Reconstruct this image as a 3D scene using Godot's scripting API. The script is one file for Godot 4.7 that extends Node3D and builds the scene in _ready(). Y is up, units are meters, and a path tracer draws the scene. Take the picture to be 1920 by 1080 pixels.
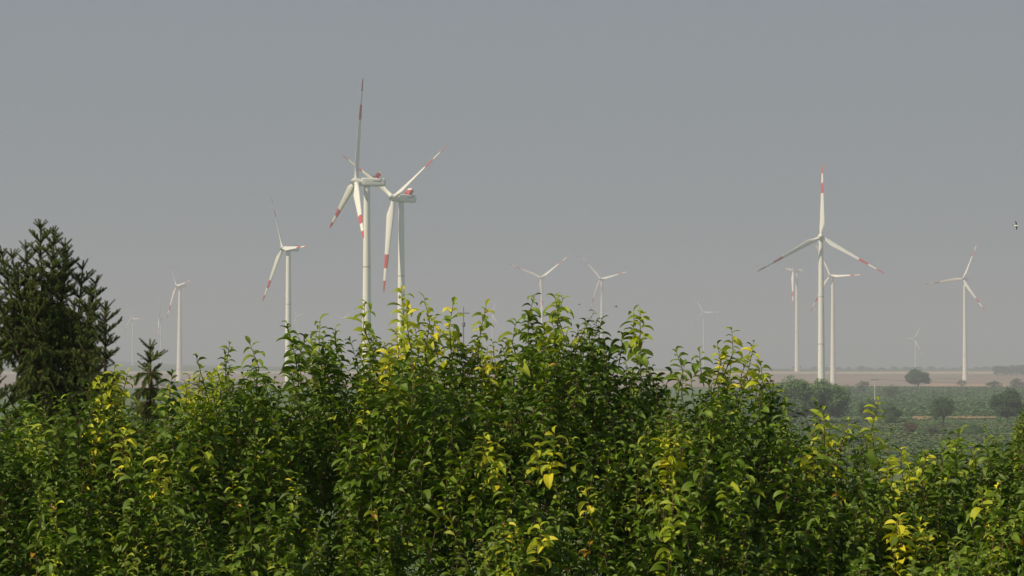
extends Node3D

const F := 5000.0                          # focal length in pixels of the 1920 pixel wide photograph
const EYE := Vector3(0, 11.4, 0)           # on the flat roof the webcam stands on
const TILT := 0.03                         # tangent of the camera's upward pitch

var rng := RandomNumberGenerator.new()
var used := {}
var M := {}

# ------------------------------------------------------------------ helpers
class Buf:
	var v := PackedVector3Array()
	var n := PackedVector3Array()
	var i := PackedInt32Array()
	func tube(pts: Array, radii: Array, sides: int, cap := true) -> void:
		var first := v.size()
		var side := Vector3.RIGHT
		for k in pts.size():
			var t: Vector3 = (pts[mini(k + 1, pts.size() - 1)] - pts[maxi(k - 1, 0)])
			t = t.normalized() if t.length() > 1e-9 else Vector3.UP
			side = side - t * side.dot(t)
			if side.length() < 0.05:
				side = t.cross(Vector3.FORWARD)
				if side.length() < 0.05:
					side = t.cross(Vector3.UP)
			side = side.normalized()
			var other := t.cross(side)
			for s in sides:
				var a := TAU * s / sides
				var d := side * cos(a) + other * sin(a)
				v.append(pts[k] + d * radii[k])
				n.append(d)
		for k in pts.size() - 1:
			for s in sides:
				var a := first + k * sides + s
				var b := first + k * sides + (s + 1) % sides
				i.append_array([a, b, a + sides, b, b + sides, a + sides])
		if cap:
			for e in [0, pts.size() - 1]:
				var base := v.size()
				var d: Vector3 = (pts[pts.size() - 1] - pts[0]).normalized() * (1.0 if e > 0 else -1.0)
				for s in sides:
					v.append(v[first + e * sides + s])
					n.append(d)
				for s in range(1, sides - 1):
					i.append_array([base, base + s, base + s + 1])
	func tri(a: Vector3, b: Vector3, c: Vector3) -> void:
		var d := (c - a).cross(b - a).normalized()
		var k := v.size()
		v.append_array([a, b, c])
		n.append_array([d, d, d])
		i.append_array([k, k + 1, k + 2])
	func quad(a: Vector3, b: Vector3, c: Vector3, d: Vector3) -> void:
		tri(a, b, c)
		tri(a, c, d)
	func box(c: Vector3, s: Vector3, t := Basis()) -> void:
		var p := []
		for k in 8:
			p.append(c + t * Vector3(s.x * (0.5 if k & 1 else -0.5), s.y * (0.5 if k & 2 else -0.5), s.z * (0.5 if k & 4 else -0.5)))
		for q in [[0, 1, 3, 2], [5, 4, 6, 7], [4, 0, 2, 6], [1, 5, 7, 3], [2, 3, 7, 6], [4, 5, 1, 0]]:
			quad(p[q[0]], p[q[1]], p[q[2]], p[q[3]])
	func loft(rings: Array, smooth := true, caps := true) -> void:      # rings: arrays of equally many points
		var count: int = rings[0].size()
		if not smooth:
			for k in rings.size() - 1:
				for s in count:
					var w := (s + 1) % count
					var mid := Vector3.ZERO
					for p in rings[k]:
						mid += p / count
					var f: Vector3 = (rings[k + 1][w] - rings[k][s]).cross(rings[k][w] - rings[k][s])
					if f.dot(rings[k][s] - mid) >= 0.0:
						quad(rings[k][s], rings[k][w], rings[k + 1][w], rings[k + 1][s])
					else:
						quad(rings[k][s], rings[k + 1][s], rings[k + 1][w], rings[k][w])
		else:
			var first := v.size()
			for k in rings.size():
				var mid := Vector3.ZERO
				for p in rings[k]:
					mid += p / count
				for s in count:
					var e: Vector3 = rings[k][(s + 1) % count] - rings[k][(s + count - 1) % count]
					var l: Vector3 = rings[mini(k + 1, rings.size() - 1)][s] - rings[maxi(k - 1, 0)][s]
					var d := e.cross(l).normalized()
					if d.dot(rings[k][s] - mid) < 0.0:
						d = -d
					v.append(rings[k][s])
					n.append(d)
			for k in rings.size() - 1:
				for s in count:
					var a := first + k * count + s
					var b := first + k * count + (s + 1) % count
					i.append_array([a, b, a + count, b, b + count, a + count])
		if caps:
			var along: Vector3 = rings[rings.size() - 1][0] - rings[0][0]
			for e in [0, rings.size() - 1]:
				for s in range(1, count - 1):
					var facing: Vector3 = (rings[e][s + 1] - rings[e][0]).cross(rings[e][s] - rings[e][0])
					if facing.dot(along) * (1.0 if e > 0 else -1.0) > 0.0:
						tri(rings[e][0], rings[e][s], rings[e][s + 1])
					else:
						tri(rings[e][0], rings[e][s + 1], rings[e][s])
	func mesh(m: Material = null) -> ArrayMesh:
		for k in range(0, i.size(), 3):              # front faces run clockwise as seen along the normals
			var a := v[i[k]]
			if (v[i[k + 2]] - a).cross(v[i[k + 1]] - a).dot(n[i[k]] + n[i[k + 1]] + n[i[k + 2]]) < 0.0:
				var w := i[k + 1]
				i[k + 1] = i[k + 2]
				i[k + 2] = w
		var a := []
		a.resize(Mesh.ARRAY_MAX)
		a[Mesh.ARRAY_VERTEX] = v
		a[Mesh.ARRAY_NORMAL] = n
		a[Mesh.ARRAY_INDEX] = i
		var out := ArrayMesh.new()
		out.add_surface_from_arrays(Mesh.PRIMITIVE_TRIANGLES, a)
		if m:
			out.surface_set_material(0, m)
		return out

func numbered(called: String) -> String:
	var k: int = used.get(called, -1) + 1
	used[called] = k
	return called if k == 0 else "%s_%03d" % [called, k]

func tag(o: Node, label: String, category: String, group := "", kind := "") -> void:
	o.set_meta("label", label)
	o.set_meta("category", category)
	if group:
		o.set_meta("group", group)
	if kind:
		o.set_meta("kind", kind)

func thing(called: String, at: Vector3, label: String, category: String, group := "") -> Node3D:
	var o := Node3D.new()
	o.name = numbered(called)
	add_child(o)
	o.position = at
	tag(o, label, category, group)
	return o

func part(called: String, mesh: Mesh, m: Material, parent: Node) -> MeshInstance3D:
	var o := MeshInstance3D.new()
	o.name = called
	o.mesh = mesh
	if m:
		o.material_override = m
	parent.add_child(o, true)
	return o

func structure(called: String, mesh: Mesh, m: Material, label: String) -> MeshInstance3D:
	var o := part(numbered(called), mesh, m, self)
	o.set_meta("kind", "structure")
	o.set_meta("label", label)
	o.set_meta("category", called.replace("_", " "))
	return o

func pt(x: float, y: float, d: float) -> Vector3:      # the point that lies d metres ahead on the sight line through a photo pixel
	var u := (x - 960.0) / F
	var w := (540.0 - y) / F
	var dir := Vector3(u, TILT + w, -1.0 + TILT * w)
	return EYE + dir * (d / -dir.z)

func pixel(p: Vector3) -> Vector2:
	var q := p - EYE
	var ahead := (-q.z + TILT * q.y)
	return Vector2(960.0 + q.x / ahead * F, 540.0 - (q.y + TILT * q.z) / ahead * F)

func lin(r: float, g: float, b: float) -> Color:
	return Color(r, g, b).linear_to_srgb()

func mat(called: String, c: Color, rough := 0.8, spec := 0.5) -> StandardMaterial3D:
	var m := StandardMaterial3D.new()
	m.resource_name = called
	m.albedo_color = c
	m.roughness = rough
	m.metallic_specular = spec
	M[called] = m
	return m

func noise_texture(a: Color, b: Color, freq: float, seed_: int, octaves := 4, size := 512) -> ImageTexture:
	var f := FastNoiseLite.new()
	f.seed = seed_
	f.frequency = freq
	f.fractal_octaves = octaves
	var g := f.get_seamless_image(size, size)
	var im := Image.create(size, size, false, Image.FORMAT_RGB8)
	for y in size:
		for x in size:
			im.set_pixel(x, y, a.lerp(b, g.get_pixel(x, y).r))
	return ImageTexture.create_from_image(im)

func patchy(called: String, a: Color, b: Color, metres: float, freq := 0.012, seed_ := 1, stretch := Vector3.ONE) -> StandardMaterial3D:
	var m := mat(called, Color.WHITE, 0.95, 0.2)
	m.albedo_texture = noise_texture(a, b, freq, seed_)
	m.uv1_triplanar = true
	m.uv1_world_triplanar = true
	m.uv1_scale = stretch / metres
	return m

func ss(a: float, b: float, x: float) -> float:
	return smoothstep(a, b, x) if b > a else 1.0 - smoothstep(b, a, x)

func ground(x: float, z: float) -> float:
	var d := -z
	var h := 7.6 * ss(2650, 3050, d) + 2.6 * ss(3050, 4200, d)
	h -= 3.4 * exp(-pow((d - 2200.0) / 330.0, 2.0))
	h += 6.0 * ss(100, -800, x) * ss(3000, 4200, d)
	h += 46.0 * exp(-pow((x + 1250.0) / 330.0, 2.0) - pow((d - 5600.0) / 500.0, 2.0))
	h += (0.9 * sin(x * 0.0061 + 1.0) + 0.5 * sin(x * 0.017)) * ss(2900, 3600, d)
	h += 0.25 * sin(x * 0.013 + d * 0.004) * ss(300, 700, d)
	return h

# ------------------------------------------------------------------ the scene
func _ready() -> void:
	rng.seed = 20260826
	set_view()
	set_materials()
	set_land()
	set_turbines()
	set_poles()
	set_far_trees()
	set_spruces()
	set_leafy_trees()
	set_birds()

func set_view() -> void:
	var cam := Camera3D.new()
	cam.name = "camera"
	cam.fov = rad_to_deg(2.0 * atan(540.0 / F))
	cam.position = EYE
	cam.rotation.x = atan(TILT)
	cam.near = 0.5
	cam.far = 30000.0
	add_child(cam)
	cam.current = true
	var sky_mat := ProceduralSkyMaterial.new()
	sky_mat.sky_top_color = Color(0.49, 0.55, 0.61)
	sky_mat.sky_horizon_color = Color(0.565, 0.585, 0.595)
	sky_mat.sky_curve = 0.15
	sky_mat.ground_bottom_color = Color(0.25, 0.25, 0.2)
	sky_mat.ground_horizon_color = Color(0.5, 0.5, 0.5)
	sky_mat.sun_angle_max = 1.0
	var sky := Sky.new()
	sky.sky_material = sky_mat
	var env := Environment.new()
	env.background_mode = Environment.BG_SKY
	env.sky = sky
	env.tonemap_mode = Environment.TONE_MAPPER_LINEAR
	env.tonemap_exposure = 1.0
	env.fog_enabled = true
	env.fog_density = 0.00036
	env.fog_light_color = Color(0.918, 0.945, 1.0)
	env.sdfgi_enabled = true
	env.ssao_enabled = true
	env.ssil_enabled = true
	var we := WorldEnvironment.new()
	we.name = "environment"
	we.environment = env
	add_child(we)
	var sun := DirectionalLight3D.new()
	sun.name = "sun"
	sun.light_energy = 1.48
	sun.light_angular_distance = 0.5
	sun.light_color = Color(1.0, 0.93, 0.80)
	sun.shadow_enabled = true
	var az := deg_to_rad(118.0)            # to the left of the view, a little behind the camera
	var el := deg_to_rad(42.0)
	var towards := Vector3(-sin(az) * cos(el), sin(el), -cos(az) * cos(el))
	add_child(sun)
	sun.look_at_from_position(Vector3.ZERO, -towards, Vector3.UP)

func set_materials() -> void:
	mat("white_paint", lin(0.86, 0.86, 0.82), 0.45)
	mat("red_paint", lin(0.58, 0.055, 0.04), 0.45)
	mat("dark_gap", lin(0.05, 0.05, 0.055), 0.7)
	mat("grey_metal", lin(0.22, 0.22, 0.23), 0.5)
	mat("concrete_pole", lin(0.5, 0.48, 0.45), 0.85)
	mat("weathered_wood", lin(0.10, 0.085, 0.07), 0.9)
	mat("bark", lin(0.075, 0.055, 0.04), 0.95)
	mat("twig_bark", lin(0.2, 0.125, 0.075), 0.8)
	mat("spruce_bark", lin(0.075, 0.05, 0.032), 0.95)
	mat("feather_dark", lin(0.03, 0.03, 0.035), 0.8)
	mat("feather_white", lin(0.75, 0.75, 0.74), 0.8)
	var leaf := mat("leaf_tinted", Color.WHITE, 0.56, 0.45)
	leaf.vertex_color_use_as_albedo = true
	leaf.backlight_enabled = true
	leaf.backlight = Color(0.7, 0.75, 0.3)
	leaf.cull_mode = BaseMaterial3D.CULL_DISABLED
	var far := mat("far_leaf", Color.WHITE, 0.75, 0.3)
	far.vertex_color_use_as_albedo = true
	far.cull_mode = BaseMaterial3D.CULL_DISABLED
	far.backlight_enabled = true
	far.backlight = Color(0.3, 0.35, 0.15)
	var needle := mat("needles", Color.WHITE, 0.6, 0.4)
	needle.vertex_color_use_as_albedo = true
	needle.cull_mode = BaseMaterial3D.CULL_DISABLED
	for k in PALETTE.size():
		var c: Color = PALETTE[k]
		var m := mat("leaf_%d" % k, lin(c.r, c.g, c.b), 0.56, 0.45)
		m.backlight_enabled = true
		m.backlight = Color(0.7, 0.75, 0.3)
		m.cull_mode = BaseMaterial3D.CULL_DISABLED
	patchy("meadow", lin(0.075, 0.125, 0.045), lin(0.125, 0.15, 0.065), 60.0, 0.012, 3)
	patchy("stubble", lin(0.25, 0.178, 0.125), lin(0.34, 0.25, 0.178), 220.0, 0.01, 5, Vector3(0.4, 1, 1.6))
	patchy("pale_stubble", lin(0.42, 0.34, 0.25), lin(0.5, 0.42, 0.31), 150.0, 0.012, 6)
	patchy("ochre_stubble", lin(0.36, 0.235, 0.14), lin(0.46, 0.31, 0.19), 200.0, 0.012, 7)
	patchy("vine_ground", lin(0.075, 0.125, 0.045), lin(0.11, 0.155, 0.06), 90.0, 0.012, 8, Vector3(0.4, 1, 2.0))
	patchy("dry_grass", lin(0.16, 0.14, 0.065), lin(0.38, 0.29, 0.16), 9.0, 0.012, 9)

# ------------------------------------------------------------------ land
func sheet(xs: Array, ds: Array, angular: bool, lift: float) -> ArrayMesh:
	var b := Buf.new()
	for d in ds:
		for x in xs:
			var wx: float = (x - 960.0) / F * d if angular else x
			b.v.append(Vector3(wx, ground(wx, -d) + lift, -d))
			var e := 4.0
			b.n.append(Vector3(ground(wx - e, -d) - ground(wx + e, -d), 2.0 * e, ground(wx, -d - e) - ground(wx, -d + e)).normalized())
	var w := xs.size()
	for r in ds.size() - 1:
		for c in w - 1:
			var a := r * w + c
			b.i.append_array([a, a + 1, a + w, a + 1, a + w + 1, a + w])
	return b.mesh()

func steps(a: float, b: float, n: int, power := 1.0) -> Array:
	var out := []
	for k in n + 1:
		out.append(lerpf(a, b, pow(float(k) / n, power)))
	return out

func set_land() -> void:
	structure("ground", sheet(steps(-3600, 3600, 72), steps(-150, 13000, 150, 1.7), false, 0.0), M.meadow, "broad plain of green brown meadow running out to the hazy horizon")
	structure("stubble_field", sheet(steps(-300, 2300, 30), steps(1545, 3150, 60), true, 0.12), M.stubble, "pinkish tan harvested field spreading behind the green rows")
	structure("pale_field", sheet(steps(-300, 2300, 30), steps(2880, 3010, 8), true, 0.3), M.pale_stubble, "narrow pale strip of stubble along the top of the tan field")
	structure("ochre_field", sheet(steps(1735, 1885, 10), steps(1580, 2350, 30), true, 0.3), M.ochre_stubble, "orange tan patch of stubble near the tower foot with a small tree")
	structure("vineyard_floor", sheet(steps(-300, 2300, 30), steps(600, 1530, 30), true, 0.1), M.vine_ground, "green slope planted in long low rows")
	structure("dry_grass_strip", ragged(1776, 1868, 596, 640, 4, 0.25), M.dry_grass, "long straw yellow strip of dry grass at the foot of the green rows")
	structure("dry_grass_strip", ragged(1710, 1744, 584, 645, 9, 0.25), M.dry_grass, "short straw yellow patch of dry grass between the bushes")
	# rows of vines: nobody could count them at this distance
	var xf := []
	var cols := []
	var d := 625.0
	while d < 1510.0:
		var n := int(0.15 * d)
		for k in n:
			var x := (lerpf(1380.0, 2060.0, (k + rng.randf()) / n) - 960.0) / F * d
			var dz := d + rng.randf_range(-1.2, 1.2)
			var s := rng.randf_range(0.9, 1.3)
			xf.append(Transform3D(Basis(Vector3.UP, rng.randf() * TAU).scaled(Vector3(s * 1.5, s * 0.6, s * 0.7)), Vector3(x, ground(x, -dz) + 0.5, -dz)))
			var g := rng.randf_range(0.9, 1.1)
			cols.append(Color(0.09 * g, 0.155 * g, 0.06 * g))
		d += 6.0 + d * 0.008
	# rough meadow growth nearer by, in loose bands
	var sx := []
	var sc := []
	var band := FastNoiseLite.new()
	band.seed = 21
	band.frequency = 0.02
	for k in 16000:
		var md := rng.randf_range(300.0, 600.0)
		var x := (rng.randf_range(1380.0, 2060.0) - 960.0) / F * md
		var w := band.get_noise_2d(x * 0.8, md * 2.0)
		var lane := 960.0 + x / md * F
		if w < -0.15 and rng.randf() < 0.7:
			continue
		var s := rng.randf_range(0.16, 0.38) * (1.0 + 1.3 * maxf(0.0, w))
		if md > 490.0 and (lane > 1770.0 and lane < 1872.0 or lane > 1706.0 and lane < 1748.0):
			s *= 0.3 if rng.randf() < 0.75 else 0.8
		sx.append(Transform3D(Basis(Vector3.UP, rng.randf() * TAU).scaled(Vector3(s * 1.9, s * 0.8, s * 1.9)), Vector3(x, ground(x, -md) + s * 0.4, -md)))
		var dry := clampf(0.25 + 1.5 * band.get_noise_2d(x * 0.5 + 300.0, md * 1.4), 0.0, 1.0) * rng.randf()
		var g := rng.randf_range(0.85, 1.15)
		sc.append(Color(lerpf(0.085, 0.15, dry) * g, lerpf(0.145, 0.155, dry) * g, lerpf(0.055, 0.07, dry) * g))
	var scrub := scatter("meadow_growth", clump_mesh(12, 0.6, 13), sx, sc, self, M.far_leaf)
	tag(scrub, "rough tall grass and weeds covering the meadow before the rows", "meadow growth", "", "stuff")
	var rows := scatter("vineyard_rows", clump_mesh(14, 0.5, 11), xf, cols, self, M.far_leaf)
	tag(rows, "long low rows of green vines across the slope", "vines", "", "stuff")

func ragged(px0: float, px1: float, d0: float, d1: float, seed_: int, lift: float) -> ArrayMesh:      # a strip with uneven edges
	var f := FastNoiseLite.new()
	f.seed = seed_
	f.frequency = 0.06
	var b := Buf.new()
	var n := 60
	for k in n + 1:
		var u := float(k) / n
		var px := lerpf(px0, px1, u)
		var ends := pow(sin(PI * clampf(u, 0.03, 0.97)), 0.35)
		var mid := (d0 + d1) * 0.5 + f.get_noise_1d(px) * (d1 - d0) * 0.3
		var half := (d1 - d0) * 0.5 * ends * (1.0 + 0.7 * f.get_noise_1d(px * 2.3 + 500.0))
		for e in [-half, half]:
			var x: float = (px - 960.0) / F * (mid + e)
			b.v.append(Vector3(x, ground(x, -(mid + e)) + lift, -(mid + e)))
			b.n.append(Vector3.UP)
	for k in n:
		var a := k * 2
		b.i.append_array([a, a + 1, a + 2, a + 1, a + 3, a + 2])
	return b.mesh()

func scatter(called: String, mesh: Mesh, xf: Array, cols: Array, parent: Node, m: Material) -> MultiMeshInstance3D:
	var mm := MultiMesh.new()
	mm.transform_format = MultiMesh.TRANSFORM_3D
	mm.use_colors = true
	mm.mesh = mesh
	mm.instance_count = xf.size()
	for k in xf.size():
		mm.set_instance_transform(k, xf[k])
		mm.set_instance_color(k, cols[k])
	var o := MultiMeshInstance3D.new()
	o.name = called
	o.multimesh = mm
	o.material_override = m
	parent.add_child(o, true)
	return o

func clump_mesh(n: int, size: float, seed_: int) -> ArrayMesh:      # leaf-sized faces spread through a small ball
	var r := RandomNumberGenerator.new()
	r.seed = seed_
	var b := Buf.new()
	for k in n:
		var c := Vector3(r.randfn(), r.randfn(), r.randfn()).normalized() * pow(r.randf(), 0.4)
		var u := Vector3(r.randfn(), r.randfn() * 0.6, r.randfn()).normalized()
		var w := u.cross(Vector3(r.randfn(), r.randfn(), r.randfn()).normalized()).normalized()
		var s := size * r.randf_range(0.6, 1.1)
		b.tri(c - u * s, c + w * s * 0.55, c + u * s)
		b.tri(c - u * s, c + u * s, c - w * s * 0.5)
	return b.mesh()

# ------------------------------------------------------------------ wind turbines
func blade_rings(r0: float, r1: float, n: int, R: float, grow := 0.0) -> Array:
	var rings := []
	for k in n + 1:
		var f := lerpf(r0, r1, float(k) / n)
		var c: float
		var th: float
		if f < 0.2:
			var t := ss(0.03, 0.2, f)
			c = lerpf(0.046, 0.082, t) * R
			th = lerpf(0.046, 0.026, t) * R
		else:
			var t := (f - 0.2) / 0.8
			c = lerpf(0.082, 0.017, pow(t, 0.85)) * R
			th = lerpf(0.026, 0.004, pow(t, 0.8)) * R
			if f > 0.97:
				c *= lerpf(1.0, 0.35, (f - 0.97) / 0.03)
		c += grow
		th += grow
		var tw := deg_to_rad(lerpf(16.0, -1.0, pow(f, 0.6)))
		var shift := lerpf(0.0, 0.2, ss(0.03, 0.2, f)) * c
		var ring := []
		for s in 14:
			var a := TAU * s / 14.0
			var x := cos(a) * c * 0.5
			var z := sin(a) * th * 0.5 * (1.0 if f < 0.05 else lerpf(1.0, 0.45 + 0.55 * clampf(0.5 - x / c, 0.0, 1.0) * 2.0, ss(0.05, 0.2, f)))
			x += shift
			ring.append(Vector3(x * cos(tw) + z * sin(tw), f * R, -x * sin(tw) + z * cos(tw)))
		rings.append(ring)
	return rings

var blade_cache := {}
func blade_meshes(R: float) -> Array:
	var key := roundf(R * 10.0)
	if not blade_cache.has(key):
		var out := []
		for s in [[0.015, 0.6, 16, 0.0], [0.6, 0.745, 4, 0.004], [0.745, 0.875, 4, 0.0], [0.875, 1.0, 5, 0.004]]:
			var b := Buf.new()
			b.loft(blade_rings(s[0], s[1], s[2], R, s[3]))
			out.append(b.mesh())
		blade_cache[key] = out
	return blade_cache[key]

func turbine(label: String, hub_px: Vector2, d: float, R: float, yaw_deg: float, blade_deg: float, opts := {}) -> Node3D:
	var hub := pt(hub_px.x, hub_px.y, d)
	var yaw := deg_to_rad(yaw_deg)
	var k := R / 41.0
	var over := 4.3 * k
	var facing := Vector3(sin(yaw), 0, cos(yaw))
	var foot := hub - facing * over
	foot.y = ground(foot.x, foot.z) - 0.3
	var H := hub.y - foot.y
	var t := thing("wind_turbine", foot, label, "wind turbine", "wind turbines on the plain")
	t.rotation.y = yaw
	# tower
	var r_top: float = opts.get("top", 1.2) * k
	var r_foot: float = opts.get("foot", 2.0) * k
	var pts := []
	var rad := []
	var top := H - 1.9 * k
	for s in 13:
		var u := s / 12.0
		pts.append(Vector3(0, top * u, 0))
		rad.append(lerpf(r_foot, r_top, pow(u, opts.get("curve", 0.9))))
	var b := Buf.new()
	b.tube(pts, rad, 28)
	var tower := part("tower", b.mesh(), M.white_paint, t)
	for u in opts.get("flanges", [0.3, 0.62]):
		var fb := Buf.new()
		var rr: float = lerpf(r_foot, r_top, pow(u, opts.get("curve", 0.9)))
		fb.tube([Vector3(0, top * u - 0.14, 0), Vector3(0, top * u + 0.14, 0)], [rr + 0.05, rr + 0.05], 28)
		part("flange", fb.mesh(), M.grey_metal, tower)
	# nacelle along z, the rotor on the +z side
	var nb := Buf.new()
	var rings := []
	var nl := 8.6 * k
	for s in [[over - 1.9 * k, 0.82, 0.86], [over - 2.2 * k, 0.97, 0.98], [over - 4.0 * k, 1.0, 1.0], [-nl * 0.45, 1.0, 1.0], [-nl * 0.75, 0.97, 0.97], [-nl * 0.83, 0.88, 0.88], [-nl * 0.86, 0.7, 0.7]]:
		var ring := []
		for a in 20:
			var ang := TAU * (a + 0.5) / 20.0
			var cx := pow(absf(cos(ang)), 0.42) * signf(cos(ang))
			var cy := pow(absf(sin(ang)), 0.42) * signf(sin(ang))
			ring.append(Vector3(cx * 1.62 * k * s[1], H + cy * 1.72 * k * s[2], s[0]))
		rings.append(ring)
	nb.loft(rings)
	var nac := part("nacelle", nb.mesh(), M.white_paint, t)
	if opts.get("fin", false):
		# sloping red and white cooler with its dark outlet lines on the nacelle flank
		var lean := Basis(Vector3.RIGHT, deg_to_rad(-38.0))
		var c0 := Vector3(0, H + 2.55 * k, -nl * 0.50)
		var fb := Buf.new()
		fb.box(c0, Vector3(2.9, 2.1, 1.5) * k, lean)
		var fin := part("cooler", fb.mesh(), M.red_paint, nac)
		var wb := Buf.new()
		wb.box(c0 + lean * Vector3(0, 1.5, 0) * k, Vector3(2.9, 0.8, 1.4) * k, lean)
		part("cooler_cap", wb.mesh(), M.white_paint, fin)
		var sb := Buf.new()
		sb.box(c0 + Vector3(0, -0.4, 1.7) * k, Vector3(0.5, 1.5, 0.2) * k, Basis(Vector3.RIGHT, deg_to_rad(40.0)))
		part("cooler_strut", sb.mesh(), M.red_paint, fin)
		for sx in [-1.0, 1.0]:
			var gb := Buf.new()
			gb.box(Vector3(sx * 1.63 * k, H + 0.35 * k, -nl * 0.42), Vector3(0.06, 0.22, 3.0) * k)
			gb.box(Vector3(sx * 1.63 * k, H + 0.95 * k, -nl * 0.61), Vector3(0.06, 1.3, 0.24) * k, Basis(Vector3.RIGHT, deg_to_rad(-25.0)))
			part("vent_slot", gb.mesh(), M.dark_gap, nac)
	else:
		var mb := Buf.new()
		mb.box(Vector3(0, H + 2.0 * k, -nl * 0.6), Vector3(1.2, 0.6, 0.9) * k)
		mb.tube([Vector3(0, H + 2.2 * k, -nl * 0.66), Vector3(0, H + 3.4 * k, -nl * 0.66)], [0.05, 0.05], 6)
		part("wind_vane", mb.mesh(), M.grey_metal, nac)
	var neck := Buf.new()
	neck.tube([Vector3(0, top - 0.05, 0), Vector3(0, H - 1.6 * k, 0)], [r_top * 0.93, r_top * 0.93], 24)
	part("yaw_bearing", neck.mesh(), M.grey_metal, t)
	# rotor: hub, nose and three blades, leaning back a little
	var tilt := Basis(Vector3.RIGHT, deg_to_rad(-5.0))
	var sb2 := Buf.new()
	var sp := []
	var sr := []
	for q in [[-1.9, 1.25], [-1.2, 1.6], [0.0, 1.7], [1.0, 1.5], [1.7, 1.1], [2.15, 0.6], [2.3, 0.08]]:
		sp.append(Vector3(0, H, over) + tilt * Vector3(0, 0, q[0] * k))
		sr.append(q[1] * k)
	sb2.tube(sp, sr, 22)
	var hub_part := part("hub", sb2.mesh(), M.white_paint, t)
	var gapb := Buf.new()
	gapb.tube([Vector3(0, H, over - 2.2 * k), Vector3(0, H, over - 1.7 * k)], [1.15 * k, 1.15 * k], 20)
	part("rotor_bearing", gapb.mesh(), M.dark_gap, hub_part)
	var sgn := 1.0 if cos(yaw) >= 0.0 else -1.0
	var bm := blade_meshes(R)
	for q in 3:
		var a := deg_to_rad(blade_deg + 120.0 * q) * sgn
		var turn := tilt * Basis(Vector3.BACK, -a) * Basis(Vector3.RIGHT, deg_to_rad(2.5)) * Basis(Vector3.UP, deg_to_rad(opts.get("pitch", -46.0)))
		var bl := part("blade", bm[0], M.white_paint, t)
		bl.transform = Transform3D(turn, Vector3(0, H, over))
		part("red_band", bm[1], M.red_paint, bl)
		part("white_band", bm[2], M.white_paint, bl)
		part("red_tip", bm[3], M.red_paint, bl)
	return t

func set_turbines() -> void:
	turbine("tallest white turbine, seen side on, with red cooler on its nacelle", Vector2(668, 341), 1052, 41, -75, 6, {"fin": true, "foot": 2.0, "top": 1.25})
	turbine("white turbine next behind the tallest one, its rotor turned half towards the viewer", Vector2(738, 371), 1139, 41, -48, 60, {"fin": true, "foot": 1.9, "top": 1.2})
	turbine("white turbine with one blade lying across its nacelle, rotor almost edge on", Vector2(530, 466), 1420, 32.7, -59, 90, {"foot": 2.3, "top": 1.6})
	turbine("white turbine facing the viewer with one blade straight up, above the big bushy trees", Vector2(1540, 444), 1496, 41, -5, 1, {"foot": 2.1, "top": 1.3})
	turbine("hazy turbine with one blade level, just behind the turbine with a blade straight up", Vector2(1557, 517), 2300, 35.8, -41, 90, {"foot": 2.9, "top": 1.4, "flanges": [0.28], "curve": 0.8})
	turbine("hazy turbine standing alone behind the small tree in the stubble", Vector2(1806, 523), 2600, 40, -32, 22.6, {"foot": 2.8, "top": 1.25, "curve": 0.75, "flanges": [0.25]})
	turbine("hazy turbine with rotor edge on at the top edge of the tan field", Vector2(1487, 508), 3000, 43, -79, -84, {"foot": 2.6, "top": 1.4, "flanges": [0.4]})
	turbine("hazy turbine with a broad tapering tower and its rotor turned to the spruces", Vector2(331, 536), 2560, 34, -56, -38, {"foot": 4.1, "top": 1.7, "curve": 0.8, "flanges": [0.13]})
	turbine("pale turbine whose raised blade nearly meets its neighbour's, foot hidden by bright shoots", Vector2(1014, 521), 2850, 41, -18, 53, {"foot": 2.2})
	turbine("pale turbine with two raised blades and long bare tower beside the domed tree", Vector2(1126, 523), 3250, 41, -26, -43, {"foot": 2.6, "top": 1.5})
	turbine("faint turbine with one level blade between bright shoots and the haze", Vector2(1318, 585), 4800, 36, -28, -30)
	turbine("faint turbine over the round field tree and the far hedge line", Vector2(1715, 635), 4900, 39, -38, 28)
	turbine("faint turbine with blades spread, next to the spruce tops", Vector2(246, 597), 4200, 30, -40, -28)
	turbine("faint turbine with rotor edge on, next to the broad tapering tower", Vector2(298, 597), 4200, 30, -72, -88)
	turbine("barely visible turbine close behind the tower with a blade across its nacelle", Vector2(556, 593), 5000, 32, -50, 80)
	turbine("barely visible turbine with two raised blades, over dark shoots", Vector2(641, 598), 5100, 32, -10, 58)
	turbine("barely visible turbine behind the yellow green shoots near the mast", Vector2(922, 587), 4700, 34, -30, 24)
	turbine("tiny turbine nearly lost in haze above the tan field", Vector2(1629, 672), 9000, 38, -40, 10)

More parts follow.
